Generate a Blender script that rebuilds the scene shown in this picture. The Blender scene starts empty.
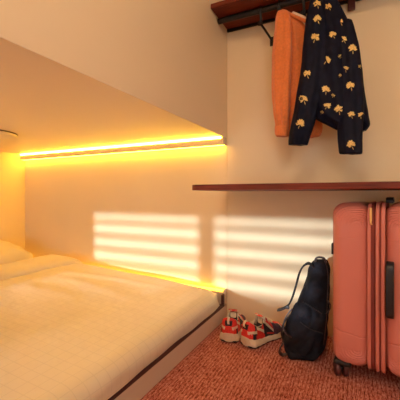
import bpy, bmesh, math, random
from mathutils import Vector, Matrix
from mathutils import noise as mn
from mathutils.bvhtree import BVHTree
random.seed(7)
C = bpy.context.scene.collection
S = bpy.context.scene
PI = math.pi
# ---------------------------------------------------------------- camera model (metres)
FPX, HX, HY, YAW, CH = 316.0, 200.0, 195.0, math.atan(156/316), 0.80
F = Vector((-math.sin(YAW), math.cos(YAW), 0)); R = Vector((math.cos(YAW), math.sin(YAW), 0))
CAM = Vector((0, 0, CH))
def ray(px, py): return F + R*((px-HX)/FPX) + Vector((0, 0, -(py-HY)/FPX))
def at(px, py, Y):                       # photo point -> world point at distance Y from the camera
    d = ray(px, py); return CAM + d*(Y/d.y)
YW = 1.93      # back wall
X0 = -0.755     # foot end of the bunks
XL = -2.78     # head wall
YF = -0.80     # window wall
XR = 1.20
ZC = 2.45
cam = bpy.data.cameras.new('camera'); co = bpy.data.objects.new('camera', cam); C.objects.link(co)
co.location = CAM; co.rotation_euler = (PI/2, 0, YAW)
cam.sensor_width = 36; cam.lens = 36*FPX/400; cam.shift_y = -(200-HY)/400; cam.clip_start = 0.02
cam.shift_y = (HY-200)/400
S.camera = co
# ---------------------------------------------------------------- materials
def nodes(name):
    m = bpy.data.materials.new(name); m.use_nodes = True
    n = m.node_tree.nodes; return m, n, m.node_tree.links, n['Principled BSDF']
def mat(name, col, rough=0.6, metal=0.0, spec=0.5, noise=0.0, scale=20, bump=0.0, bscale=200, sheen=0.0, stretch=(1,1,1), coat=0):
    m, n, L, b = nodes(name)
    b.inputs['Base Color'].default_value = (*col, 1); b.inputs['Roughness'].default_value = rough
    b.inputs['Metallic'].default_value = metal; b.inputs['Specular IOR Level'].default_value = spec
    b.inputs['Sheen Weight'].default_value = sheen; b.inputs['Coat Weight'].default_value = coat
    tc = n.new('ShaderNodeTexCoord'); mp = n.new('ShaderNodeMapping'); mp.inputs['Scale'].default_value = stretch
    L.new(tc.outputs['Object'], mp.inputs['Vector'])
    t = n.new('ShaderNodeTexNoise'); t.inputs['Scale'].default_value = scale; t.inputs['Detail'].default_value = 4
    L.new(mp.outputs[0], t.inputs['Vector'])
    cr = n.new('ShaderNodeValToRGB')
    cr.color_ramp.elements[0].position = .3; cr.color_ramp.elements[1].position = .7
    cr.color_ramp.elements[0].color = (*[c*(1-noise) for c in col], 1)
    cr.color_ramp.elements[1].color = (*[min(1, c*(1+noise)) for c in col], 1)
    L.new(t.outputs['Fac'], cr.inputs['Fac']); L.new(cr.outputs['Color'], b.inputs['Base Color'])
    if bump:
        t2 = n.new('ShaderNodeTexNoise'); t2.inputs['Scale'].default_value = bscale; L.new(mp.outputs[0], t2.inputs['Vector'])
        bp = n.new('ShaderNodeBump'); bp.inputs['Strength'].default_value = bump; bp.inputs['Distance'].default_value = .003
        L.new(t2.outputs['Fac'], bp.inputs['Height']); L.new(bp.outputs[0], b.inputs['Normal'])
    return m
def emis(name, col, s):
    m, n, L, b = nodes(name)
    b.inputs['Base Color'].default_value = (*col, 1); b.inputs['Emission Color'].default_value = (*col, 1)
    b.inputs['Emission Strength'].default_value = s; return m
M = {}
M['wall'] = mat('wall_paint', (.81, .655, .41), .75, noise=.02, scale=3, bump=.05)
M['panel'] = mat('bunk_laminate', (.80, .665, .46), .38, noise=.015, scale=2, spec=.4)
M['cream'] = mat('cream_laminate', (.62, .50, .38), .45)
M['wood'] = mat('dark_red_wood', (.15, .026, .012), .5, noise=.4, scale=14, stretch=(.6, 8, 8), spec=.2)
M['wooddark'] = mat('mahogany_wood', (.085, .018, .012), .45, noise=.3, scale=14, stretch=(.6, 8, 8))
M['black'] = mat('black_metal', (.012, .010, .012), .4, metal=.3)
M['gap'] = mat('maroon_edge', (.055, .012, .012), .6)
M['led'] = emis('led_diffuser', (1, .57, .035), 44)
M['led_soft'] = emis('led_diffuser_underside', (1, .57, .035), 15)
M['led2'] = emis('led_diffuser_lower', (1, .50, .03), 6)
M['lamp'] = emis('added_lamp_diffuser', (1, .74, .50), 27.0)
M['opal'] = mat('opal_diffuser', (.78, .66, .46), .6)
M['bronze'] = mat('bronze_rim', (.10, .045, .02), .35, metal=.8)
M['orange'] = mat('orange_knit', (.74, .20, .045), .9, noise=.10, scale=90, bump=.9, bscale=330, sheen=.25)
M['navy'] = mat('navy_satin', (.0055, .006, .016), .6, noise=.3, scale=30, spec=.12)
M['gold'] = mat('gold_leaf_print', (.72, .50, .15), .6, noise=.35, scale=260)
M['bag'] = mat('black_nylon', (.009, .009, .014), .8, noise=.3, scale=60, bump=.3, bscale=500, spec=.2)
M['strap'] = mat('black_webbing', (.012, .011, .014), .75, bump=.4, bscale=600)
M['leather'] = mat('brown_black_leather', (.035, .013, .009), .4)
M['coral'] = mat('coral_polycarbonate', (.60, .185, .135), .40, noise=.03, scale=5, spec=.45, bump=.05, bscale=700)
M['coral_d'] = mat('coral_zip_tape', (.20, .028, .018), .6, bump=.5, bscale=500)
M['brass'] = mat('brass_pull', (.85, .60, .24), .3, metal=.7)
M['wheel'] = mat('maroon_wheel', (.085, .018, .018), .5)
M['rubber'] = mat('black_plastic', (.013, .010, .011), .45)
M['sred'] = mat('red_mesh_fabric', (.66, .025, .016), .65, noise=.2, scale=200)
M['sblack'] = mat('black_suede', (.02, .010, .014), .8)
M['scream'] = mat('cream_rubber', (.68, .53, .36), .6, noise=.06, scale=40)
M['splum'] = mat('plum_mesh', (.075, .030, .055), .7, noise=.5, scale=160, stretch=(1, 6, 1))
M['white'] = mat('white_paint', (.8, .8, .78), .5)
def carpet():
    m, n, L, b = nodes('woven_carpet')
    tc = n.new('ShaderNodeTexCoord')
    def nz(sc, st, det=2):
        mp = n.new('ShaderNodeMapping'); mp.inputs['Scale'].default_value = st; L.new(tc.outputs['Object'], mp.inputs['Vector'])
        t = n.new('ShaderNodeTexNoise'); t.inputs['Scale'].default_value = sc; t.inputs['Detail'].default_value = det
        L.new(mp.outputs[0], t.inputs['Vector']); return t.outputs['Fac']
    a = nz(38, (6.5, 1, 1)); c = nz(120, (2.2, .7, 1)); d = nz(9, (1.5, .8, 1))
    w = n.new('ShaderNodeTexWave'); w.wave_type = 'BANDS'; w.bands_direction = 'X'
    w.inputs['Scale'].default_value = 20; w.inputs['Distortion'].default_value = 3; w.inputs['Detail'].default_value = 1; w.inputs['Detail Scale'].default_value = 6
    L.new(tc.outputs['Object'], w.inputs['Vector'])
    def mth(op, x, y):
        k = n.new('ShaderNodeMath'); k.operation = op
        for i, v in enumerate((x, y)):
            if isinstance(v, (int, float)): k.inputs[i].default_value = v
            else: L.new(v, k.inputs[i])
        return k.outputs[0]
    s = mth('ADD', mth('MULTIPLY', a, .55), mth('MULTIPLY', c, .35))
    s = mth('ADD', s, mth('MULTIPLY', w.outputs['Fac'], .09)); s = mth('ADD', s, mth('MULTIPLY', d, .14))
    cr = n.new('ShaderNodeValToRGB'); e = cr.color_ramp.elements
    e[0].position = .44; e[0].color = (.12, .022, .018, 1); e[1].position = .74; e[1].color = (.68, .33, .25, 1)
    x = e.new(.55); x.color = (.38, .105, .078, 1)
    L.new(s, cr.inputs['Fac']); L.new(cr.outputs[0], b.inputs['Base Color']); b.inputs['Roughness'].default_value = .95
    b.inputs['Specular IOR Level'].default_value = .1
    bp = n.new('ShaderNodeBump'); bp.inputs['Strength'].default_value = .6; bp.inputs['Distance'].default_value = .004
    L.new(s, bp.inputs['Height']); L.new(bp.outputs[0], b.inputs['Normal']); return m
M['carpet'] = carpet()
def bedding(name, base, grid=True, rough=.5):
    m, n, L, b = nodes(name)
    uv = n.new('ShaderNodeTexCoord'); b.inputs['Roughness'].default_value = rough; b.inputs['Sheen Weight'].default_value = .2
    b.inputs['Base Color'].default_value = (*base, 1)
    if grid:
        br = n.new('ShaderNodeTexBrick'); br.offset = 0; br.squash = 1
        br.inputs['Scale'].default_value = 1; br.inputs['Brick Width'].default_value = .047; br.inputs['Row Height'].default_value = .047
        br.inputs['Mortar Size'].default_value = .0022; br.inputs['Mortar Smooth'].default_value = .6
        br.inputs['Color1'].default_value = br.inputs['Color2'].default_value = (*base, 1)
        br.inputs['Mortar'].default_value = (*[c*.90 for c in base], 1)
        L.new(uv.outputs['UV'], br.inputs['Vector']); L.new(br.outputs['Color'], b.inputs['Base Color'])
    t = n.new('ShaderNodeTexNoise'); t.inputs['Scale'].default_value = 9; t.inputs['Detail'].default_value = 3
    L.new(uv.outputs['Object'], t.inputs['Vector'])
    bp = n.new('ShaderNodeBump'); bp.inputs['Strength'].default_value = .25; bp.inputs['Distance'].default_value = .02
    L.new(t.outputs['Fac'], bp.inputs['Height']); L.new(bp.outputs[0], b.inputs['Normal']); return m
M['duvet'] = bedding('checked_satin_cotton', (.71, .61, .45))
M['sheet'] = bedding('plain_cotton', (.71, .61, .47), False, .7)
def glassmat():
    m, n, L, b = nodes('window_glass'); n.remove(b)
    tr = n.new('ShaderNodeBsdfTransparent'); gl = n.new('ShaderNodeBsdfGlossy'); gl.inputs['Roughness'].default_value = .02
    mx = n.new('ShaderNodeMixShader'); mx.inputs[0].default_value = .06
    L.new(tr.outputs[0], mx.inputs[1]); L.new(gl.outputs[0], mx.inputs[2]); L.new(mx.outputs[0], n['Material Output'].inputs[0]); return m
M['glass'] = glassmat()
# ---------------------------------------------------------------- object helpers
def link(name, me, ms, parent=None, smooth=True):
    o = bpy.data.objects.new(name, me); C.objects.link(o)
    for m in (ms if isinstance(ms, (list, tuple)) else [ms]): me.materials.append(m)
    if smooth:
        for p in me.polygons: p.use_smooth = True
    if parent is not None:
        o.parent = parent
        o.matrix_parent_inverse = Matrix.Translation(parent.location).inverted() if not parent.get('_loc') else Matrix.Identity(4)
    return o
def obj(name, bm, ms, parent=None, smooth=True, bevel=0, seg=2):
    bmesh.ops.recalc_face_normals(bm, faces=bm.faces)
    me = bpy.data.meshes.new(name); bm.to_mesh(me); bm.free()
    o = link(name, me, ms, parent, smooth)
    if bevel:
        md = o.modifiers.new('bevel', 'BEVEL'); md.width = bevel; md.segments = seg; md.limit_method = 'ANGLE'; md.harden_normals = False
    if smooth:
        me.set_sharp_from_angle(angle=math.radians(42)) if hasattr(me, 'set_sharp_from_angle') else None
    return o
def thing(name, label, cat, loc=(0, 0, 0), rotz=0, group=None, local=False):
    o = bpy.data.objects.new(name, None); C.objects.link(o); o.location = loc; o.rotation_euler = (0, 0, rotz)
    o['label'] = label; o['category'] = cat; o.empty_display_size = .05
    if group: o['group'] = group
    if local: LOCAL.add(o.name)
    return o
LOCAL = set()
def link(name, me, ms, parent=None, smooth=True):
    o = bpy.data.objects.new(name, me); C.objects.link(o)
    for m in (ms if isinstance(ms, (list, tuple)) else [ms]): me.materials.append(m)
    if smooth:
        for p in me.polygons: p.use_smooth = True
    if parent is not None:
        o.parent = parent
        root = parent
        while root.parent: root = root.parent
        if root.name not in LOCAL and parent is root:
            o.matrix_parent_inverse = Matrix.Translation(root.location).inverted()
    return o
def tag(o, label, cat, group=None):
    o['label'] = label; o['category'] = cat
    if group: o['group'] = group
    return o
def box(bm, x0, x1, y0, y1, z0, z1):
    v = [bm.verts.new(p) for p in ((x0,y0,z0),(x1,y0,z0),(x1,y1,z0),(x0,y1,z0),(x0,y0,z1),(x1,y0,z1),(x1,y1,z1),(x0,y1,z1))]
    for f in ((0,3,2,1),(4,5,6,7),(0,1,5,4),(1,2,6,5),(2,3,7,6),(3,0,4,7)): bm.faces.new([v[i] for i in f])
def bx(*a):
    bm = bmesh.new(); box(bm, *a); return bm
def struct(name, bm, m, bevel=0):
    o = obj(name, bm, m, smooth=False, bevel=bevel); o['kind'] = 'structure'; return o
def catmull(pts, k):
    P = [Vector(p) for p in pts]; out = []
    for i in range(len(P)-1):
        a, b, c, d = P[max(i-1, 0)], P[i], P[i+1], P[min(i+2, len(P)-1)]
        for j in range(k):
            t = j/k
            out.append(.5*((2*b)+(c-a)*t+(2*a-5*b+4*c-d)*t*t+(3*b-a-3*c+d)*t**3))
    out.append(P[-1]); return out
def tube(bm, pts, r, n=10, k=6, wide=None, up=Vector((0, 1, 0)), closed=False):
    """swept tube; r radius (or list); wide: half width along 'up' for straps"""
    P = catmull(pts, k) if k > 1 else [Vector(p) for p in pts]
    rings = []
    for i, p in enumerate(P):
        t = (P[min(i+1, len(P)-1)]-P[max(i-1, 0)]).normalized()
        u = (up - t*up.dot(t)); u = u.normalized() if u.length > 1e-4 else t.orthogonal().normalized()
        v = t.cross(u); rr = r[min(len(r)-1, i*len(r)//len(P))] if isinstance(r, list) else r
        w = wide if wide else rr
        ring = []
        for q in range(n):
            a = 2*PI*q/n; ca, sa = math.cos(a), math.sin(a)
            if wide: ca = math.copysign(abs(ca)**.4, ca); sa = math.copysign(abs(sa)**.4, sa)
            ring.append(bm.verts.new(p + u*ca*w + v*sa*rr))
        rings.append(ring)
    for a, b in zip(rings, rings[1:]):
        for q in range(n): bm.faces.new((a[q], a[(q+1) % n], b[(q+1) % n], b[q]))
    bm.faces.new(rings[0][::-1]); bm.faces.new(rings[-1]); return bm
def cyl(bm, p0, p1, r0, r1=None, n=28): return tube(bm, [p0, p1], [r0, r1 if r1 is not None else r0], n, 1, up=Vector((.3, .5, .8)))
def lathe(bm, prof, c, axis='z', n=48):
    rings = []
    for r, h in prof:
        ring = []
        for q in range(n):
            a = 2*PI*q/n; v = (r*math.cos(a), r*math.sin(a), h)
            if axis == 'x': v = (h, v[0], v[1])
            if axis == 'y': v = (v[0], h, v[1])
            ring.append(bm.verts.new(Vector(c)+Vector(v)))
        rings.append(ring)
    for a, b in zip(rings, rings[1:]):
        for q in range(n): bm.faces.new((a[q], a[(q+1) % n], b[(q+1) % n], b[q]))
    bm.faces.new(rings[0][::-1]); bm.faces.new(rings[-1]); return bm
def rbox(lo, hi, r, step=.02, disp=None):
    """rounded box grown from a dense grid; disp(p, n) -> outward shift"""
    bm = bmesh.new(); lo = Vector(lo); hi = Vector(hi); vs = {}
    st3 = step if isinstance(step, tuple) else (step,)*3
    N = [max(4, int((hi[i]-lo[i])/st3[i])) for i in range(3)]
    def vert(i, j, k):
        key = (i, j, k)
        if key not in vs:
            p = Vector([lo[a]+(hi[a]-lo[a])*(i, j, k)[a]/N[a] for a in range(3)])
            inn = Vector([min(max(p[a], lo[a]+r), hi[a]-r) for a in range(3)])
            d = p-inn; nn = d.normalized() if d.length > 1e-9 else Vector((0, 0, 1))
            q = inn+nn*r
            if disp: q = q+nn*disp(q, nn)
            vs[key] = bm.verts.new(q)
        return vs[key]
    for ax in range(3):
        u, w = [a for a in range(3) if a != ax]
        for side in (0, N[ax]):
            for i in range(N[u]):
                for j in range(N[w]):
                    def K(a, b):
                        t = [0, 0, 0]; t[ax] = side; t[u] = a; t[w] = b; return vert(*t)
                    bm.faces.new((K(i, j), K(i+1, j), K(i+1, j+1), K(i, j+1)))
    return bm
# ---------------------------------------------------------------- room shell
struct('floor', bx(XL-.1, XR+.1, YF-.1, YW+.1, -.08, 0), M['carpet'])
struct('ceiling', bx(XL-.1, XR+.1, YF-.1, YW+.1, ZC, ZC+.08), M['wall'])
bm = bmesh.new(); box(bm, X0+.0015, XR+.1, YW, YW+.1, 0, ZC); box(bm, XL-.1, X0-.0015, YW, YW+.1, 0, ZC)
box(bm, X0-.01, X0+.01, YW+.004, YW+.1, 0, ZC)
struct('wall_back', bm, M['wall'])
struct('wall_left', bx(XL-.1, XL, YF-.1, YW, 0, ZC), M['wall'])
struct('wall_right', bx(XR, XR+.1, YF-.1, YW, 0, ZC), M['wall'])
SX, SZ = .30, -.069                      # sunlight run per metre of depth
sh = (YW-YF)
WZ0, WZ1 = .13-SZ*sh, .652-SZ*sh
panes = [(-1.94-SX*sh, -.968-SX*sh), (-.856-SX*sh, -.075-SX*sh)]
bm = bmesh.new()
U0, U1, V0, V1 = .30, 1.08, .95, 2.0
box(bm, XL, XR, YF-.1, YF, 0, WZ0); box(bm, XL, XR, YF-.1, YF, WZ1, V0); box(bm, XL, U0, YF-.1, YF, V0, V1); box(bm, U1, XR, YF-.1, YF, V0, V1); box(bm, XL, XR, YF-.1, YF, V1, ZC)
box(bm, XL, panes[0][0], YF-.1, YF, WZ0, WZ1) if panes[0][0] > XL else None
box(bm, panes[0][1], panes[1][0], YF-.05, YF, WZ0, WZ1); box(bm, panes[1][1], XR, YF-.1, YF, WZ0, WZ1)
struct('wall_front', bm, M['wall'])
for i, (a, b) in enumerate(panes):
    w = struct('window_%d' % (i+1), bx(a-.03, b+.03, YF-.145, YF-.139, WZ0-.05, WZ1+.05), M['glass'])
struct('window_3', bx(U0-.02, U1+.02, YF-.145, YF-.139, V0-.03, V1+.03), M['glass'])  # unseen window, added to throw neutral daylight on the near end panel
# venetian blinds: tilted slats in front of each pane
for i, (a, b) in enumerate(panes):
    t = thing('venetian_blind', ['white venetian blind over the window pane nearer the bunk head', 'white venetian blind over the window pane nearer the room corner'][i], 'blind', ((a+b)/2, YF-.075, WZ0), 0, 'venetian blinds behind the viewer')
    bm = bmesh.new()
    for k in range(7):
        zc = .690-k*.1065-SZ*(YW-YF+.075)
        if zc < WZ0-.01 or zc > WZ1+.03: continue
        ang = math.radians(24); dy, dz = .042*math.cos(ang), .042*math.sin(ang)
        v = [bm.verts.new(p) for p in ((a+.004, YF-.075-dy, zc-dz), (b-.004, YF-.075-dy, zc-dz), (b-.004, YF-.075+dy, zc+dz), (a+.004, YF-.075+dy, zc+dz))]
        f = bm.faces.new(v); g = bmesh.ops.extrude_face_region(bm, geom=[f])
        for e in g['geom']:
            if isinstance(e, bmesh.types.BMVert): e.co.z += .0012
    obj('slats', bm, M['white'], t, smooth=False)
    for fx in (.15, .85): obj('cord', cyl(bmesh.new(), (a+(b-a)*fx, YF-.075, WZ0), (a+(b-a)*fx, YF-.075, WZ1), .0015, n=6), M['white'], t)
# ---------------------------------------------------------------- upper bunk
ZB = 1.177
t = thing('upper_bunk', 'cream upper bunk with tall flat end panel and smooth underside above the bed', 'bunk', (X0, 1.0, ZB))
obj('underside_panel', bx(XL+.001, X0-.0205, .2, YW-.001, ZB, ZB+.03), M['panel'], t, smooth=False)
obj('end_panel', bx(X0-.02, X0, .18, YW-.0005, ZB-.004, ZC-.001), M['panel'], t, smooth=False, bevel=.002)
obj('side_panel', bx(XL+.001, X0-.0205, .18, .1995, ZB-.004, ZC-.001), M['panel'], t, smooth=False, bevel=.002)
# ceiling LED strip: lit channel behind a small lip
t = thing('strip_light', 'glowing warm strip light running along the wall under the upper bunk', 'light', (-1.78, YW-.02, ZB-.06))
obj('lip', bx(XL+.004, X0-.003, YW-.050, YW-.001, ZB-.054, ZB-.0142), M['cream'], t, smooth=False, bevel=.001)
obj('end_cap', bx(X0-.0205, X0-.003, YW-.050, YW-.001, ZB-.0140, ZB-.0045), M['cream'], t, smooth=False)
bm = bmesh.new(); pr_ = [(YW-.054, ZB-.0006), (YW-.003, ZB-.0006), (YW-.003, ZB-.0140), (YW-.049, ZB-.0140)]
ra = [bm.verts.new((XL+.006, y_, z_)) for y_, z_ in pr_]; rb = [bm.verts.new((X0-.021, y_, z_)) for y_, z_ in pr_]
bm.faces.new(ra); bm.faces.new(rb[::-1])
for q in range(4): bm.faces.new((ra[q], ra[(q+1) % 4], rb[(q+1) % 4], rb[q]))
obj('diffuser', bm, M['led'], t, smooth=False)
obj('diffuser', bx(XL+.006, X0-.010, YW-.040, YW-.012, ZB-.0554, ZB-.0542), M['led_soft'], t, smooth=False)
# flush round lamp on the underside
lc = at(-13, 134, 1.0); lc = CAM + ray(-14, 132.5)*((ZB-CH)/ray(-14, 132.5).z)
lc.x = max(lc.x, XL+.19)
t = thing('ceiling_lamp', 'round cream ceiling lamp with a thin dark bronze rim under the upper bunk', 'lamp', (lc.x, lc.y, ZB))
obj('rim', lathe(bmesh.new(), [(.15, -.0005), (.166, -.0005), (.1675, -.0025), (.166, -.0045), (.15, -.0045)], (lc.x, lc.y, ZB), n=72), M['bronze'], t)
obj('diffuser', lathe(bmesh.new(), [(.156, -.0047), (.164, -.006), (.164, -.020), (.156, -.027), (.09, -.031), (.02, -.032)], (lc.x, lc.y, ZB), n=72), M['opal'], t)
# ---------------------------------------------------------------- lower bunk
YB0 = .30
t = thing('bed_frame', 'low cream bed base with a maroon edge below the duvet', 'bed', (-1.77, 1.1, 0))
obj('base_panel', bx(XL+.002, X0, YB0, YW-.002, 0, .088), M['cream'], t, smooth=False, bevel=.002)
obj('edge_trim', bx(XL+.002, X0+.001, YB0-.001, YW-.048, .0885, .098), M['gap'], t, smooth=False)
obj('led_ledge', bx(XL+.002, X0-.002, YW-.040, YW-.002, .0985, .172), M['cream'], t, smooth=False, bevel=.002)
obj('corner_trim', bx(X0-.013, X0-.001, YW-.074, YW-.0415, .0985, .165), M['gap'], t, smooth=False, bevel=.003)
for zz_ in (.135, .105):
    obj('screw', lathe(bmesh.new(), [(.0045, .0002), (.0045, .0012), (.001, .0018)], (X0-.002, YW-.021, zz_), 'x', 12), M['brass'], t)
t = thing('strip_light', 'bright yellow strip light glowing between the duvet and the back wall', 'light', (-1.78, YW-.02, .173))
obj('diffuser', bx(XL+.01, X0-.016, YW-.030, YW-.006, .1735, .183), M['led2'], t, smooth=False)
bm = bmesh.new(); box(bm, X0-.014, X0-.003, YW-.038, YW-.003, .1735, .186)
obj('end_cap', bm, M['cream'], t, smooth=False)
mt = obj('mattress', rbox((XL+.01, YB0+.01, .099), (X0-.035, YW-.055, .175), .02, .03), M['sheet']); tag(mt, 'low mattress in a plain pale sheet on the bed base', 'mattress')
# duvet
def zt(x): # crest height along the bed
    pts = [(-2.8, .285), (-2.0, .262), (-1.6, .244), (-1.3, .230), (-1.05, .213), (-.85, .200), (-.7, .19)]
    for (a, za), (b, zb) in zip(pts, pts[1:]):
        if x <= b: return za+(zb-za)*(x-a)/(b-a)
    return .19
def wr(x, y):
    w = .002*math.sin(5.1*x+7.3*y)+.0012*math.sin(11*x-6*y+1)+.0006*math.sin(3*x+17*y)
    for (cx, cy, ang, amp, ln, wd) in ((-1.75, 1.60, .25, .008, .28, .05), (-1.45, 1.45, -.12, .006, .33, .05), (-1.35, 1.66, .1, .005, .25, .04), (-1.7, 1.25, .05, .004, .3, .06)):
        dx, dy = x-cx, y-cy; u = dx*math.cos(ang)+dy*math.sin(ang); v = -dx*math.sin(ang)+dy*math.cos(ang)
        w += amp*math.exp(-(u/ln)**2-(v/wd)**2)
    return w
prof = []
x = -2.03
while x < -.865: prof.append((x, None, 0)); x += .015
z1 = zt(-.865)
for k in range(0, 15):
    a = k/14*PI/2; prof.append((-.865+.091*math.sin(a)**.9 if a > 0 else -.865, z1-.066*(1-math.cos(a))**.95, 1))
prof.append((-.7745, .112, 1)); prof.append((-.777, .103, 1)); prof.append((-.81, .1005, 1))
ys = []; y = YB0
while y < YW-.048: ys.append(y); y += .018
ys.append(YW-.048)
bm = bmesh.new(); uvl = bm.loops.layers.uv.new('UVMap'); grid = []; UV = {}
s = 0; last = None
for (x, z, e) in prof:
    col = []
    zz = zt(x) if z is None else z
    if last is not None: s += math.hypot(x-last[0], zz-last[1])
    last = (x, zz)
    for y in ys:
        d = min(YW-.048-y, .12); edge = -.052*(1-min(1, d/.07))**2.2 if z is None or e == 1 else 0
        f = min(1, (y-YB0)/.09); edge -= .10*(1-f)**2.2
        w = wr(x, y)*(1 if e == 0 else max(0, min(1, (zz-.11)/.09)))
        h = max(.1005, zz+w+(edge*(1 if e == 0 else max(0, (zz-.10)/.1))))
        xx = x+(.003*math.sin(9*y)+.002*math.sin(23*y) if e else 0)
        if e: xx -= .030*max(0, (y-(YW-.20))/.13)**2*(1-max(0, min(1, (.125-zz)/.03)))
        v = bm.verts.new((min(xx+X0+.77, X0-.003), min(y, YW-.078) if e else y, h)); UV[v] = (s, y); col.append(v)
    grid.append(col)
for i in range(len(grid)-1):
    for j in range(len(ys)-1):
        f = bm.faces.new((grid[i][j], grid[i+1][j], grid[i+1][j+1], grid[i][j+1]))
        for l in f.loops: l[uvl].uv = UV[l.vert]
# closing underside
def low(v): 
    n = bm.verts.new((v.co.x if v.co.x < -.82 else v.co.x, v.co.y, .1002)); UV[n] = UV[v]; return n
for j in (0, len(ys)-1):
    L_ = [low(grid[i][j]) for i in range(len(grid))]
    for i in range(len(grid)-1): bm.faces.new((grid[i][j], grid[i+1][j], L_[i+1], L_[i]))
dv = obj('duvet', bm, M['duvet']); tag(dv, 'large pale checked duvet spread over the lower bunk', 'duvet')
# turned-back fold, thick roll across the bed
bm = bmesh.new(); uvl = bm.loops.layers.uv.new('UVMap'); rings = []; UV = {}
for y in ys:
    if y < YB0+.02: continue
    d = min(1, (YW-.048-y)/.10); ring = []
    n = 40
    for q in range(n):
        a = 2*PI*q/n
        cxx, czz = -2.15+.012*math.sin(4*y+1), .272+.004*math.sin(9*y)
        hx = .150*math.copysign(abs(math.cos(a))**.55, math.cos(a)); hz = (.042+.006*math.sin(6*y+2))*(.45+.55*d**.5 if d > 0 else .45)*math.copysign(abs(math.sin(a))**.8, math.sin(a))
        hz += .008*math.cos(a)*-1
        v = bm.verts.new((cxx+hx, y, czz-.016*(1-d)+hz+(.5*wr(cxx+hx, y) if math.sin(a) > 0 else 0))); UV[v] = (a*.12, y); ring.append(v)
    rings.append(ring)
for a, b in zip(rings, rings[1:]):
    for q in range(n):
        f = bm.faces.new((a[q], a[(q+1) % n], b[(q+1) % n], b[q]))
        for l in f.loops: l[uvl].uv = UV[l.vert]
bm.faces.new(rings[0][::-1]); bm.faces.new(rings[-1])
fo = obj('turned_back_fold', bm, M['sheet'], dv)
# pillow
bm = bmesh.new(); bmesh.ops.create_uvsphere(bm, u_segments=64, v_segments=40, radius=1)
for v in bm.verts:
    x, y, z = v.co
    sx = math.copysign(abs(x)**.62, x); sy = math.copysign(abs(y)**.62, y)
    r = max(abs(sx), abs(sy)); k = (1-min(1, r)**3.2)
    p = Vector((sx*.23, sy*.40, z*.105*(.25+.75*k)+.006*math.sin(9*sx+4*sy)+.005*math.sin(13*sy)))
    v.co = Matrix.Rotation(math.radians(16), 3, 'Y') @ p + Vector((-2.545, 1.37, .325))
    v.co.x = min(max(v.co.x, XL+.004), -2.318)
pl = obj('pillow', bm, M['sheet']); tag(pl, 'plump pale pillow leaning at the head wall above the duvet fold', 'pillow')
# ---------------------------------------------------------------- desk shelf
zd = at(200, 190.3, 1.44).z
fy = 1.405
bm = bmesh.new()
out = [(X0+.002, YW-.001), (XR-.001, YW-.001), (XR-.001, fy)]
for k in range(9):
    a = -PI/2-k/8*PI/2; out.append((X0+.042+.040*math.cos(a), fy+.040+.040*math.sin(a)))
lo = [bm.verts.new((x, y, zd)) for x, y in out]; hi = [bm.verts.new((x, y, zd+.028)) for x, y in out]
bm.faces.new(lo); bm.faces.new(hi[::-1])
for i in range(len(out)): bm.faces.new((lo[i], lo[(i+1) % len(out)], hi[(i+1) % len(out)], hi[i]))
ds = obj('wall_shelf', bm, M['wood'], smooth=False, bevel=.003); tag(ds, 'long dark red wooden shelf fixed along the wall above the suitcase', 'shelf')
# ---------------------------------------------------------------- hat rack
pb = at(229.5, 30, YW); pf = at(213.5, 8, 1.66)
zr = pb.z; YR = 1.66
t = thing('coat_rack', 'dark red wooden coat rack shelf with black rail high on the wall', 'coat rack', (0, YW, zr))
bm = bmesh.new(); box(bm, X0+.003, .75, YR, YW-.001, zr, zr+.028)
obj('board', bm, M['wood'], t, smooth=False, bevel=.004)
bm = bmesh.new(); box(bm, X0+.004, .75, YW-.014, YW-.0012, zr-.016, zr-.0003)
obj('back_strip', bm, M['black'], t, smooth=False)
YQ = 1.775; zq = at(215, 22.5, YQ).z
obj('rail', cyl(bmesh.new(), (X0+.005, YQ, zq), (.72, YQ, zq), .0165), M['black'], t)
def railx(px): # x on the rail seen at column px
    d = ray(px, 100); return d.x*(YQ/d.y)
for px in (261, 304, 420):
    xx = railx(px)
    bm = bmesh.new()
    cyl(bm, (xx, YQ, zq-.005), (xx, YQ, zr-.0005), .010, n=12)
    tube(bm, [(xx-.0, YQ-.004, zq+.012), (xx-.001, YQ-.016, zq-.0), (xx, YQ-.006, zq-.03), (xx, YQ, zq-.058), (xx, YQ, zq-.085)], .0075, 10, 6)
    tube(bm, [(xx, YQ-.006, zq-.080), (xx+.012, YQ+.06, zq-.093), (xx+.03, YW-.006, zq-.118)], .0065, 10, 4)
    tube(bm, [(xx+.001, YQ-.004, zq-.083), (xx-.010, YQ-.012, zq-.088), (xx-.014, YQ-.014, zq-.076), (xx-.008, YQ-.012, zq-.066)], .004, 8, 5)
    tube(bm, [(xx+.012*math.cos(q*PI/6), YQ-.02, zq+.034+.012*math.sin(q*PI/6)) for q in range(13)], .005, 8, 1)
    box(bm, xx+.015, xx+.045, YW-.006, YW-.0012, zq-.145, zq-.090)
    obj('bracket', bm, M['black'], t)
pk = at(351.5, 9.5, YW-.03)
obj('cleat', bx(pk.x-.019, pk.x+.019, YW-.03, YW-.0145, pk.z, zr-.001), M['wooddark'], t, smooth=False, bevel=.006)
def hook(px, parent):
    xx = railx(px); bm = bmesh.new()
    tube(bm, [(xx, YQ+.012, zq-.012), (xx, YQ+.018, zq+.006), (xx, YQ, zq+.019), (xx, YQ-.018, zq+.004), (xx, YQ-.016, zq-.022), (xx, YQ-.008, zq-.045), (xx, YQ-.022, zq-.062), (xx, YQ-.045, zq-.052), (xx, YQ-.05, zq-.03)], .0048, 10, 6)
    return obj('hook', bm, M['black'], parent)
hook(280, t); hook(322, t)
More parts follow.
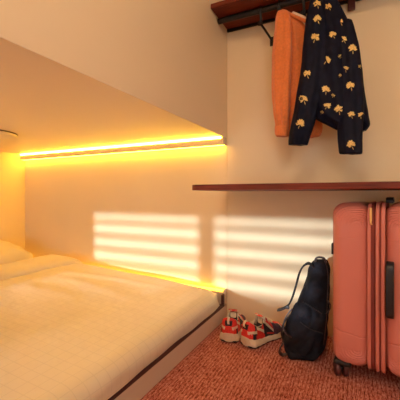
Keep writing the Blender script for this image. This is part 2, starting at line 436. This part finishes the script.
# ---------------------------------------------------------------- hanging clothes
def cloth(rows, Y, n=72, k=10, folds=(), seed=0, zmin=None, power=.8, cap=True, crumple=(.0065, 13)):
    """rows: (py, pxL, pxR, half thickness, dY) -> closed draped tube"""
    st = catmull([Vector((r[0], r[1], r[2])) for r in rows], k); th = catmull([Vector((r[3], r[4] if len(r) > 4 else 0, 0)) for r in rows], k)
    bm = bmesh.new(); rings = []
    for i, (s_, t_) in enumerate(zip(st, th)):
        yy = Y+t_.y; A = at(s_.y, s_.x, yy); B = at(s_.z, s_.x, yy); c = (A+B)/2; hv = (B-A)/2
        f = i/(len(st)-1); ring = []
        for q in range(n):
            a = 2*PI*q/n; ca, sa = math.cos(a), math.sin(a)
            ca2 = math.copysign(abs(ca)**power, ca)
            b_ = t_.x*sa
            u = ca2
            for (fr, am, ph, sl) in folds: b_ += am*math.sin(fr*u+ph+sl*f)*abs(sa)**.5*(.35+.65*f)
            p = c+hv*ca2+Vector((0, -b_, 0))
            nz_ = mn.noise(p*crumple[1])+.5*mn.noise(p*crumple[1]*2.3)
            p += Vector((.3*ca, -sa, 0))*nz_*crumple[0]
            if zmin is not None: p.z = max(p.z, zmin)
            ring.append(bm.verts.new(p))
        rings.append(ring)
    for a, b in zip(rings, rings[1:]):
        for q in range(n): bm.faces.new((a[q], a[(q+1) % n], b[(q+1) % n], b[q]))
    if cap:
        for rg, s in ((rings[0], 1), (rings[-1], -1)):
            bm.faces.new(rg[::s])
    return bm
YS = YQ-.012
sw = thing('sweater', 'orange knitted sweater hanging from the black rail, left of the navy jacket', 'sweater', tuple(at(290, 12, YS)))
obj('body', cloth([(10.5, 282.5, 286, .008, -.022), (13, 279, 291, .018, -.016), (20, 279, 301, .028, 0), (32, 279, 308, .036, .01), (55, 280, 313, .044, .015), (85, 280, 317, .048, .015), (110, 281, 320, .050, .015), (126, 284, 322.5, .047, .012), (135, 285, 321, .04, .012), (137, 289, 317, .03, .012)], YS, folds=((6, .009, 0, 2), (11, .005, 1.3, -2), (17, .003, .4, 1))), M['orange'], sw)
obj('sleeve', cloth([(10.3, 280.5, 285.5, .010, -.035), (12, 277.5, 289, .020, -.037), (18, 276, 290.5, .028, -.04), (30, 274.5, 291.5, .032, -.045), (52, 272.5, 292, .034, -.05), (80, 271.5, 291, .034, -.052), (105, 272.5, 290, .032, -.05), (120, 274.5, 289, .029, -.05), (126, 275.5, 288.5, .024, -.05)], YS, folds=((4, .006, .5, 5), (9, .004, 2, -4), (2, .006, 0, 9))), M['orange'], sw)
obj('cuff', cloth([(124.5, 275.3, 288.7, .026, -.05), (128, 274.8, 288.9, .027, -.05), (134, 275.1, 288.7, .027, -.05), (136.5, 276.6, 287.4, .022, -.05)], YS, k=5, folds=((30, .0018, 0, 0),)), M['orange'], sw)
pc = at(297, 17, YS-.028)
bm = tube(bmesh.new(), [at(287, 12.5, YS-.03), at(293, 15.5, YS-.035), at(300, 18.5, YS-.035), at(307, 22, YS-.03), at(308.5, 25, YS-.02)], .0085, 10, 6)
obj('collar', bm, M['orange'], sw)
bm = tube(bmesh.new(), [at(292, 13.5, YS-.03), at(297, 15.5, YS-.033), at(303, 18, YS-.033), at(307.5, 21, YS-.03)], .0035, 8, 5, wide=.012, up=Vector((0, 0, 1)))
o = obj('neck_label', bm, M['scream'], sw); o['label'] = 'pale lining inside the collar'
# jacket
jk = thing('jacket', 'navy jacket with gold leaf motifs hanging at the right of the orange sweater', 'jacket', tuple(at(325, 0, YS-.04)))
parts = [
 ('body', cloth([(-16, 318, 327, .014, -.02), (-12, 314, 331, .024, -.02), (-4, 311.5, 336, .034, -.02), (6, 309.5, 341, .042, -.02), (20, 307, 348, .05, -.02), (38, 305, 356, .056, -.02), (60, 304, 361, .06, -.02), (85, 303, 364, .062, -.02), (105, 305, 367, .060, -.02), (117, 312, 369, .054, -.02), (125, 327, 370, .045, -.02), (131, 338, 366, .03, -.02)], YS-.07, folds=((5, .011, .4, 1.5), (9, .007, 1.0, -2), (15, .003, 0, 1))), [M['navy'], M['gold']]),
 ('sleeve', cloth([(-6, 312, 322, .02), (6, 309, 325, .030), (22, 305.5, 327, .036), (45, 303, 328, .038), (70, 300.5, 326.5, .038), (95, 296.5, 322, .036), (115, 293, 317, .034), (130, 290, 312.5, .031), (140, 288.6, 309.3, .028), (145, 288.8, 307.5, .025)], YS-.125, folds=((4, .006, .5, 4), (8, .004, 2, -5))), [M['navy'], M['gold']]),
 ('sleeve', cloth([(20, 338, 352, .015, .01), (45, 339, 359, .024), (70, 339, 362, .030), (95, 338, 364, .032), (115, 337, 364, .032), (130, 337, 363, .031), (143, 338, 362.5, .029), (152, 338.8, 362.5, .027), (154, 340, 361.5, .022)], YS-.125, folds=((5, .005, .5, 3), (9, .003, 2, -4))), [M['navy'], M['gold']]),
]
trees = [BVHTree.FromBMesh(p[1]) for p in parts]
def hit(px, py):
    d = ray(px, py).normalized(); best = None
    for i, tr in enumerate(trees):
        h = tr.ray_cast(CAM, d)
        if h[0] is not None and (best is None or h[3] < best[1]): best = (i, h[3], h[0], h[1])
    return best
leafs = [(317.5,3,0),(329,6,1),(317.5,18,0),(315,37,0),(333,34,1),(340.5,21,1),(344,39,1),(326.5,59,0),(353,48,0),(307,73,0),(345.5,68,1),(326,89,0),(351,85,0),(304,98.5,0),(300,123,0),(327,105,1),(339,109,0),(351.5,114,1),(361,114.5,1),(351.5,144,0),(340,56,2),(340,75,2),(333,95,2),(322,112,2),(360,66,2)]
for (px, py, kind) in leafs:
    rr = (6.3, 5.0, 2.8)[kind]; rot = random.uniform(-.5, .5); asp = random.uniform(.8, .95); npt = 11 if kind < 2 else 6
    for q in range(npt+1):
        a = rot+(-2.0+4.0*q/(npt-1)); ln = rr*random.uniform(.72, 1.08)*(1-.16*abs(a-rot))
        wd = .26
        if q == npt: a = rot+PI; ln = rr*.85; wd = .10
        cx0, cy0 = px, py+rr*.22
        def P(r_, da): return (cx0+r_*math.sin(a+da), cy0-asp*r_*math.cos(a+da))
        poly = [P(.02*ln, 0), P(.5*ln, wd), P(.85*ln, wd*.72), P(1.0*ln, 0), P(.85*ln, -wd*.72), P(.5*ln, -wd)]
        hs = [hit(*p) for p in poly]
        if any(h is None for h in hs) or len({h[0] for h in hs}) > 1: continue
        b_ = parts[hs[0][0]][1]
        vs = [b_.verts.new(h[2]-ray(*p).normalized()*(.0028+.0003*(q % 3))) for h, p in zip(hs, poly)]
        for k in range(1, 5):
            f = b_.faces.new((vs[0], vs[k], vs[k+1])); f.material_index = 1
for nm, b_, ms in parts:
    me = bpy.data.meshes.new(nm)
    b_.to_mesh(me); b_.free(); link(nm, me, ms, jk)
bm = tube(bmesh.new(), [at(314, -10, YS-.07), at(318, -14, YS-.09), at(325, -14, YS-.09), at(331, -9, YS-.07), at(334, -2, YS-.07)], .013, 12, 6)
obj('collar', bm, M['navy'], jk)
# ---------------------------------------------------------------- suitcase (local axes: x = thickness, -y = face towards the camera, z up)
TH, DP, Z0s, HT = .172, .36, .062, .785
sc_ = thing('suitcase', 'tall coral red hard-shell suitcase with black side handle standing on the carpet', 'suitcase', (.0, 0, 0), 0, local=True)
rot = math.radians(-7); zipp = at(375.5, 280, 1.475)
sc_.location = (zipp.x, zipp.y, 0); sc_.rotation_euler = (0, 0, rot)
def gro(d, w=.0022): return math.exp(-(d/w)**2)
def shell(sgn):
    z1_ = HT-.018
    lo = (-TH, 0, Z0s) if sgn < 0 else (.030, 0, Z0s); hi = (-.020, DP, z1_) if sgn < 0 else (TH+.012, DP, z1_)
    x_in = -.020 if sgn < 0 else .030; W = .138
    def disp(p, n):
        if n.y > -.15 and not (n.z > .2): return 0
        u = abs(p.x-x_in); v = z1_-p.z; vb = p.z-Z0s
        g = 0
        if n.y < -.1:
            # nested arches at the top and bottom of the face
            for (vv, fl, sc0) in ((v, 1, .095), (vb, -1, .085)):
                yy = sc0-vv; xx = u-.048
                if yy > -.004:
                    ex = xx/1.15 if xx > 0 else xx
                    d = (abs(ex)**2.6+max(yy, 0)**2.6)**(1/2.6)
                    fade = min(1, max(0, (yy+.004)/.012))
                    lim = .034 if ex < 0 else .2
                    for k in range(1, 10):
                        if .0095*k < .100: g += .0030*gro(d-.0095*k, .0022)*fade
            # long contour groove low on the face
            cv = vb-(.135-.20*max(0, u-.09)**1.15*0+.02*(u/.14))
            if u > .012: g += .003*gro(cv, .002)
            if u > .012 and u < .2: g += .0012*gro(v-.150, .0016)
        return -g
    return rbox(lo, hi, .054, (.0024, .016, .0024), disp)
s1 = obj('shell', shell(-1), M['coral'], sc_); s2 = obj('shell', shell(1), M['coral'], sc_)
def band(name, x0, x1, grow, m):
    return obj(name, rbox((x0, -grow, Z0s-grow), (x1, DP+grow, HT-.018+grow), min(.045, (x1-x0)/2-.0005), .004), m, sc_)
def hoop(name, xc, hw, r_, grow, m):
    """rounded rim running all round the case in the y-z plane"""
    y0_, y1_, z0_, z1_ = -grow, DP+grow, Z0s-grow, HT-.018+grow; rc = .06; P = []
    for (cy_, cz_, a0) in ((y1_-rc, z1_-rc, 0), (y0_+rc, z1_-rc, PI/2), (y0_+rc, z0_+rc, PI), (y1_-rc, z0_+rc, 1.5*PI)):
        for k in range(9):
            a = a0+k/8*PI/2; P.append((cy_+rc*math.cos(a), cz_+rc*math.sin(a), a))
    bm = bmesh.new(); rings = []; n = 14
    for (y_, z_, a) in P:
        ring = []
        for q in range(n):
            b = 2*PI*q/n; cc = math.copysign(abs(math.cos(b))**.6, math.cos(b)); ss = math.copysign(abs(math.sin(b))**.6, math.sin(b))
            ring.append(bm.verts.new((xc+hw*cc, y_+math.cos(a)*(r_*ss-r_), z_+math.sin(a)*(r_*ss-r_))))
        rings.append(ring)
    for i in range(len(rings)):
        a, b = rings[i], rings[(i+1) % len(rings)]
        for q in range(n): bm.faces.new((a[q], a[(q+1) % n], b[(q+1) % n], b[q]))
    return obj(name, bm, m, sc_)
hoop('rim', -.0235, .0075, .012, .002, M['coral']); 
z = hoop('zipper', -.0105, .0085, .012, -.001, M['coral_d'])
hoop('rim', .0065, .0075, .014, .004, M['coral'])
hoop('expander_tape', .0165, .004, .012, -.002, M['coral_d'])
hoop('rim', .0270, .008, .014, .003, M['coral'])
pz = -.021
bm = bmesh.new(); box(bm, -.0205, -.0115, pz+.004, pz+.010, .692, .748); 
zp = obj('zip_pull', bm, M['brass'], z, bevel=.002)
bm = bmesh.new(); tube(bm, [(-.016, pz+.008, .692), (-.016, pz+.007, .685), (-.014, pz+.014, .680)], .004, 8, 4); obj('slider', bm, M['brass'], z)
# side handle
hx = .051; hz0, hz1 = .308, .532
bm = tube(bmesh.new(), [(hx, .004, hz1-.004), (hx, -.012, hz1-.010), (hx, -.024, hz1-.030), (hx, -.028, (hz0+hz1)/2), (hx, -.024, hz0+.030), (hx, -.012, hz0+.010), (hx, .004, hz0+.004)], .0065, 14, 8, wide=.0135, up=Vector((1, 0, 0)))
h_ = obj('side_handle', bm, M['rubber'], sc_)
obj('handle_plate', rbox((hx-.014, -.006, hz0), (hx+.014, .006, hz1), .005, .006), M['rubber'], h_)
# top handle and telescopic plate
bm = tube(bmesh.new(), [(.045, .10, HT-.020), (.045, .102, HT-.006), (.045, .13, HT), (.045, .22, HT), (.045, .248, HT-.006), (.045, .25, HT-.020)], .005, 12, 6, wide=.014, up=Vector((1, 0, 0)))
obj('top_handle', bm, M['rubber'], sc_)
# side lock stud on the outer left
bm = rbox((-TH-.004, .028, .535), (-TH+.006, .052, .585), .0045, .004); obj('lock', bm, M['rubber'], sc_)
# wheels
for (wx, wy) in ((-.130, .052), (.145, .052), (-.130, DP-.052), (.145, DP-.052)):
    bm = rbox((wx-.036, wy-.034, .050), (wx+.036, wy+.036, .078), .012, .006)
    tube(bm, [(wx-.004, wy+.01, .060), (wx-.006, wy, .045), (wx-.008, wy-.008, .030)], [.018, .016, .011], 12, 4)
    w_ = obj('wheel_housing', bm, M['rubber'], sc_)
    for sx in (-1, 1):
        a = math.radians(25); ax = Vector((math.cos(a), math.sin(a), 0)); c = Vector((wx-.008, wy-.008, .0305))
        bm = lathe(bmesh.new(), [(.004, -.0085), (.012, -.0088), (.020, -.007), (.0275, -.0085), (.0297, -.006), (.0297, .006), (.0275, .0085), (.020, .007), (.004, .0085)], (0, 0, 0), 'x', 32)
        for v in bm.verts: v.co = Matrix.Rotation(a, 3, 'Z') @ v.co + c + ax*sx*.0165
        obj('wheel', bm, M['wheel'], w_)
# ---------------------------------------------------------------- backpack
YP = 1.665
bp = thing('backpack', 'black backpack on the carpet, slumped against the left of the coral suitcase', 'backpack', tuple(at(306, 356, YP)[:2])+(0,))
obj('body', cloth([(259.5, 316, 324.5, .016, .03), (261.5, 312.5, 328, .035, .03), (268, 309.5, 329.5, .055, .03), (280, 305.5, 329.8, .075, .02), (295, 299.5, 329, .088, .01), (310, 293.5, 328.5, .095, 0), (325, 289, 328, .098, 0), (340, 286, 326, .096, 0), (350, 287.5, 323.5, .088, 0), (354.5, 292, 319, .07, 0)], YP, power=.5, folds=((4, .009, .2, 4), (9, .004, 1, -6), (2, .008, 2, 7)), zmin=.003, crumple=(.026, 13)), M['bag'], bp)
obj('front_pocket', cloth([(302, 297, 309, .02, .0), (307, 292.5, 315, .040, .0), (318, 288, 318, .050, .0), (330, 284.5, 318.5, .056, .0), (342, 283.5, 316.5, .056, .0), (349.5, 286, 312, .048, .0), (352, 290, 306, .035, .0)], YP-.052, power=.55, folds=((3, .008, 1.2, 5), (7, .005, 0, -4)), zmin=.004, crumple=(.020, 14)), M['bag'], bp)
# compression seams, side flap, zip, handle, straps
def pr(bm, pts, r, wide=None, up=Vector((0, 1, 0)), n=10): return tube(bm, [at(*p) for p in pts], r, n, 6, wide, up)
obj('zip', pr(bmesh.new(), [(325.5, 261.5, YP-.035), (328, 275, YP-.05), (327.5, 295, YP-.07), (326.5, 320, YP-.085), (323.5, 345, YP-.085)], .002), M['leather'], bp)
obj('pocket_edge', pr(bmesh.new(), [(303, 302, YP-.088), (309, 305.5, YP-.098), (315, 309.5, YP-.104), (322, 313.5, YP-.104)], .0018, .005), M['strap'], bp)
obj('side_strap', pr(bmesh.new(), [(292, 309, YP-.085), (286.5, 316, YP-.09), (283.6, 325, YP-.10), (286, 333, YP-.11), (292, 337, YP-.12)], .003, .010), M['leather'], bp)
obj('pocket_seam', pr(bmesh.new(), [(300, 322, YP-.108), (308, 328, YP-.114), (316, 331.5, YP-.112), (323, 333, YP-.104)], .0016, .004), M['strap'], bp)
obj('top_handle', pr(bmesh.new(), [(316, 262.5, YP+.0), (315.5, 259, YP+.0), (319, 257.2, YP), (324, 258.5, YP), (326, 263, YP)], .0045, .011), M['leather'], bp)
obj('shoulder_strap', pr(bmesh.new(), [(313, 266, YP-.015), (308.5, 263.7, YP-.03), (303.5, 266, YP-.04), (299.5, 273, YP-.045), (296.5, 284, YP-.045), (292.5, 297, YP-.045), (288.5, 305, YP-.045), (283, 308.5, YP-.045), (278, 309.8, YP-.045)], .0042, .020), M['strap'], bp)
obj('shoulder_strap', pr(bmesh.new(), [(290, 315, YP-.05), (284.5, 322, YP-.07), (281.5, 331, YP-.075), (283.5, 341, YP-.08), (280.8, 347, YP-.09), (279.6, 352, YP-.095), (283, 354.8, YP-.09), (289, 353.5, YP-.075)], .0038, .013), M['leather'], bp)
obj('compression_strap', pr(bmesh.new(), [(327, 300, YP-.07), (330.3, 304.5, YP-.08), (330.0, 309, YP-.085), (326.0, 314, YP-.095)], .002, .006), M['leather'], bp)
obj('buckle', rbox(at(287.5, 307.5, YP-.07)-Vector((.009, .004, .007)), at(287.5, 307.5, YP-.07)+Vector((.009, .004, .007)), .002, .003), M['rubber'], bp)
# ---------------------------------------------------------------- trainers
def interp(T, x):
    if x <= T[0][0]: return T[0][1]
    for (a, va), (b, vb) in zip(T, T[1:]):
        if x <= b:
            f = (x-a)/(b-a); f = f*f*(3-2*f); return va+(vb-va)*f
    return T[-1][1]
LEN = .275
def trainer(label, x_, y_, ang, mir):
    r_ = thing('trainer', label, 'shoe', (x_, y_, .0015), ang-PI/2+PI/2, 'pair of trainers on the carpet', local=True)
    r_.scale = (1.15, 1.22, 1.05)
    Wd = [(0, .012), (.006, .026), (.03, .0385), (.07, .038), (.12, .038), (.19, .0485), (.235, .043), (.262, .027), (.273, .010), (.275, .003)]
    off = lambda x: mir*.010*math.sin(min(1, max(0, (x-.05)/.22))*PI*.6)-mir*.004
    # midsole
    bm = bmesh.new(); n = 30; rings = []; NX = 60
    top = [(0, .052), (.03, .046), (.09, .036), (.16, .032), (.22, .032), (.275, .040)]; bot = [(0, .006), (.03, .0), (.2, .0), (.275, .014)]
    for i in range(NX+1):
        f = i/NX; x = LEN*(.5-.5*math.cos(PI*f))*1.0; w = interp(Wd, x)+.006*min(1, x/.01+.3); zt_, zb_ = interp(top, x), interp(bot, x); ring = []
        for q in range(n):
            a = 2*PI*q/n; ca = math.copysign(abs(math.cos(a))**.45, math.cos(a)); sa = math.copysign(abs(math.sin(a))**.5, math.sin(a))
            fl = 1.0-.07*sa + .03*math.sin(3*PI*sa)
            rr = .0025*max(0, math.sin(x*180)) if abs(ca) > .8 else 0
            ring.append(bm.verts.new((x-.004*(1 if x < .01 else 0)*sa, off(x)+w*ca*fl-rr*ca, (zt_+zb_)/2+(zt_-zb_)/2*sa)))
        rings.append(ring)
    for a, b in zip(rings, rings[1:]):
        for q in range(n): bm.faces.new((a[q], a[(q+1) % n], b[(q+1) % n], b[q]))
    bm.faces.new(rings[0][::-1]); bm.faces.new(rings[-1])
    so = obj('sole', bm, M['scream'], r_)
    bm = bmesh.new(); rings = []
    for i in range(31):
        x = .006+.262*i/30; w = interp(Wd, x)+.002
        rings.append([bm.verts.new((x, off(x)-w, interp(bot, x)-.0008)), bm.verts.new((x, off(x)+w, interp(bot, x)-.0008)), bm.verts.new((x, off(x)+w*1.03, interp(bot, x)+.007)), bm.verts.new((x, off(x)-w*1.03, interp(bot, x)+.007))])
    for a, b in zip(rings, rings[1:]):
        for q in range(4): bm.faces.new((a[q], a[(q+1) % 4], b[(q+1) % 4], b[q]))
    bm.faces.new(rings[0][::-1]); bm.faces.new(rings[-1])
    obj('tread', bm, M['sblack'], so)
    # upper: surface over (length, girth)
    Hh = [(0, .050), (.003, .088), (.008, .112), (.016, .124), (.03, .122), (.06, .106), (.085, .106), (.11, .118), (.13, .110), (.17, .086), (.21, .068), (.245, .056), (.262, .042), (.272, .03)]
    bm = bmesh.new(); grid = []; NU, NV = 96, 72
    for i in range(NU+1):
        f = i/NU; x = .003+.268*(.5-.5*math.cos(PI*f)); w = interp(Wd, x)-.001; h = interp(Hh, x); zb_ = interp(top, x)-.006; row = []
        vo = .50*max(0, 1-((x-.066)/.046)**4)**.5 if .020 < x < .112 else 0
        for j in range(NV+1):
            v = -1+2*j/NV; a = v*PI/2; ke = min(1, max(0, (x-.06)/.09)); sa = math.copysign(abs(math.sin(a))**(.42+.30*ke), math.sin(a)); ca = abs(math.cos(a))**(.42+.2*ke)
            hh = max(h-zb_, .004); y = w*sa*(1-.10*ca); z = zb_+hh*ca
            if .01 < x < .14: y *= 1-.06*ca*math.sin((x-.01)/.13*PI)
            if vo > 0 and abs(v) < vo:
                g = math.sqrt(1-(v/vo)**2); z -= .050*g**.6*min(1, vo/.25); y *= 1+.25*g
            row.append(bm.verts.new((x-(.006*ca if x < .02 else 0)*0, off(x)+y, z)))
        grid.append(row)
    for i in range(NU):
        for j in range(NV):
            f = bm.faces.new((grid[i][j], grid[i+1][j], grid[i+1][j+1], grid[i][j+1]))
            c = f.calc_center_median(); x = c.x; v = abs(-1+2*(j+.5)/NV); hz = (c.z-interp(top, x)+.006)/max(.01, interp(Hh, x)-interp(top, x)+.006)
            vo = .50*max(0, 1-((x-.066)/.046)**4)**.5 if .020 < x < .112 else 0
            m = 0
            if vo and v < vo*.92: m = 1
            elif vo and v < vo*1.12: m = 2
            elif x < .045:
                zz_ = c.z
                if zz_ < .068: m = 1 if (.052 < zz_ and .35 < v < .62) or (x > .022 and zz_ > .05) else 0
                elif zz_ < .083: m = 2
                elif zz_ < .113: m = 1 if v < .30 or x > .034 else 0
                else: m = 0
            elif x < .10:
                band_ = .46+.28*math.sin(x*34)
                if abs(hz-band_) < .10: m = 2
                elif hz < band_: m = 1 if (.15 < hz < .38 and (.012 < x < .045) and v > .5) else 0
                else: m = 1 if (x < .030 and hz > .66 and v < .55) or (.045 < x < .085 and hz > .72) else 0
            elif x < .165:
                dd = hz-(.95-(x-.10)*9)
                m = 2 if abs(dd) < .10 else (0 if dd > 0 else 1)
                if abs(hz-.16) < .06: m = 0
            elif x < .225: m = 3 if v > .25 else 0
            elif x < .236: m = 2
            else: m = 0
            f.material_index = m
    bm.faces.new([grid[0][j] for j in range(NV+1)]); bm.faces.new([grid[-1][j] for j in range(NV+1)][::-1])
    me = bpy.data.meshes.new('upper'); bmesh.ops.recalc_face_normals(bm, faces=bm.faces); bm.to_mesh(me); bm.free()
    link('upper', me, [M['sred'], M['sblack'], M['scream'], M['splum']], r_)
    # tongue, laces, heel loop
    bm = tube(bmesh.new(), [(.15, off(.15), .098), (.125, off(.12), .118), (.108, off(.1), .127), (.101, off(.1), .133)], .0045, 12, 5, wide=.021, up=Vector((0, 1, 0)))
    o = obj('tongue', bm, M['sred'], r_); o['label'] = 'red tongue'
    for k in range(6):
        x = .112+k*.014; z_ = interp(Hh, x)+.004; w = .024
        s = 1 if k % 2 else -1
        bm = tube(bmesh.new(), [(x-.004*s, off(x)-w, z_-.009), (x, off(x)-w*.5, z_+.001), (x+.002*s, off(x)+w*.5, z_+.001), (x+.005*s, off(x)+w, z_-.009)], .0026, 8, 5)
        obj('lace', bm, M['scream'], r_)
    bm = tube(bmesh.new(), [(.105, off(.1), .126), (.100, off(.1)-.018, .130), (.112, off(.1)-.028, .124), (.112, off(.1)-.010, .129), (.104, off(.1), .132), (.100, off(.1)+.018, .130), (.112, off(.1)+.028, .124), (.110, off(.1)+.008, .129)], .0024, 8, 6)
    obj('lace_bow', bm, M['scream'], r_)
    bm = tube(bmesh.new(), [(.004, off(0), .098), (-.003, off(0), .108), (.000, off(0), .122), (.012, off(0), .129), (.022, off(0), .118)], .002, 10, 6, wide=.005, up=Vector((0, 1, 0)))
    obj('heel_loop', bm, M['scream'], r_)
    return r_
p1 = CAM+ray(227.5, 342.5)*(CH/-ray(227.5, 342.5).z); p2 = CAM+ray(241.5, 346.5)*(CH/-ray(241.5, 346.5).z)
SH = 1.1
trainer('red and cream trainer beside the bed base, heel to the viewer', p1.x+.014, p1.y-.01, math.radians(101), -1)
trainer('red and cream trainer nearer the backpack, toe turned to the right', p2.x+.012, p2.y, math.radians(64), 1)
# ---------------------------------------------------------------- lights
sun = bpy.data.lights.new('sun', 'SUN'); sun.energy = 3.5; sun.angle = math.radians(1.45); sun.color = (.78, .90, 1)
so = bpy.data.objects.new('sun', sun); C.objects.link(so)
so.rotation_euler = Vector((SX, 1, SZ)).to_track_quat('-Z', 'Y').to_euler(); so.location = (-1, -2, 1.5)
W = bpy.data.worlds.new('World'); S.world = W; W.use_nodes = True
W.node_tree.nodes['Background'].inputs[0].default_value = (.85, .92, 1, 1); W.node_tree.nodes['Background'].inputs[1].default_value = 4.0
t = thing('ceiling_lamp', 'large round ceiling lamp added for room light, unseen above the viewer', 'lamp', (-.15, -.30, ZC-.001))  # unseen lamp, added to raise the general room light
obj('diffuser', lathe(bmesh.new(), [(.21, -.001), (.21, -.03), (.19, -.042), (.05, -.05)], (-.15, -.30, ZC), n=48), M['lamp'], t)
# ---------------------------------------------------------------- output look
S.view_settings.view_transform = 'Standard'; S.view_settings.look = 'None'; S.view_settings.gamma = 1; S.view_settings.use_curve_mapping = False
S.view_settings.exposure = 0.44
S.cycles.use_denoising = True; S.cycles.max_bounces = 10; S.cycles.diffuse_bounces = 6; S.cycles.sample_clamp_indirect = 6
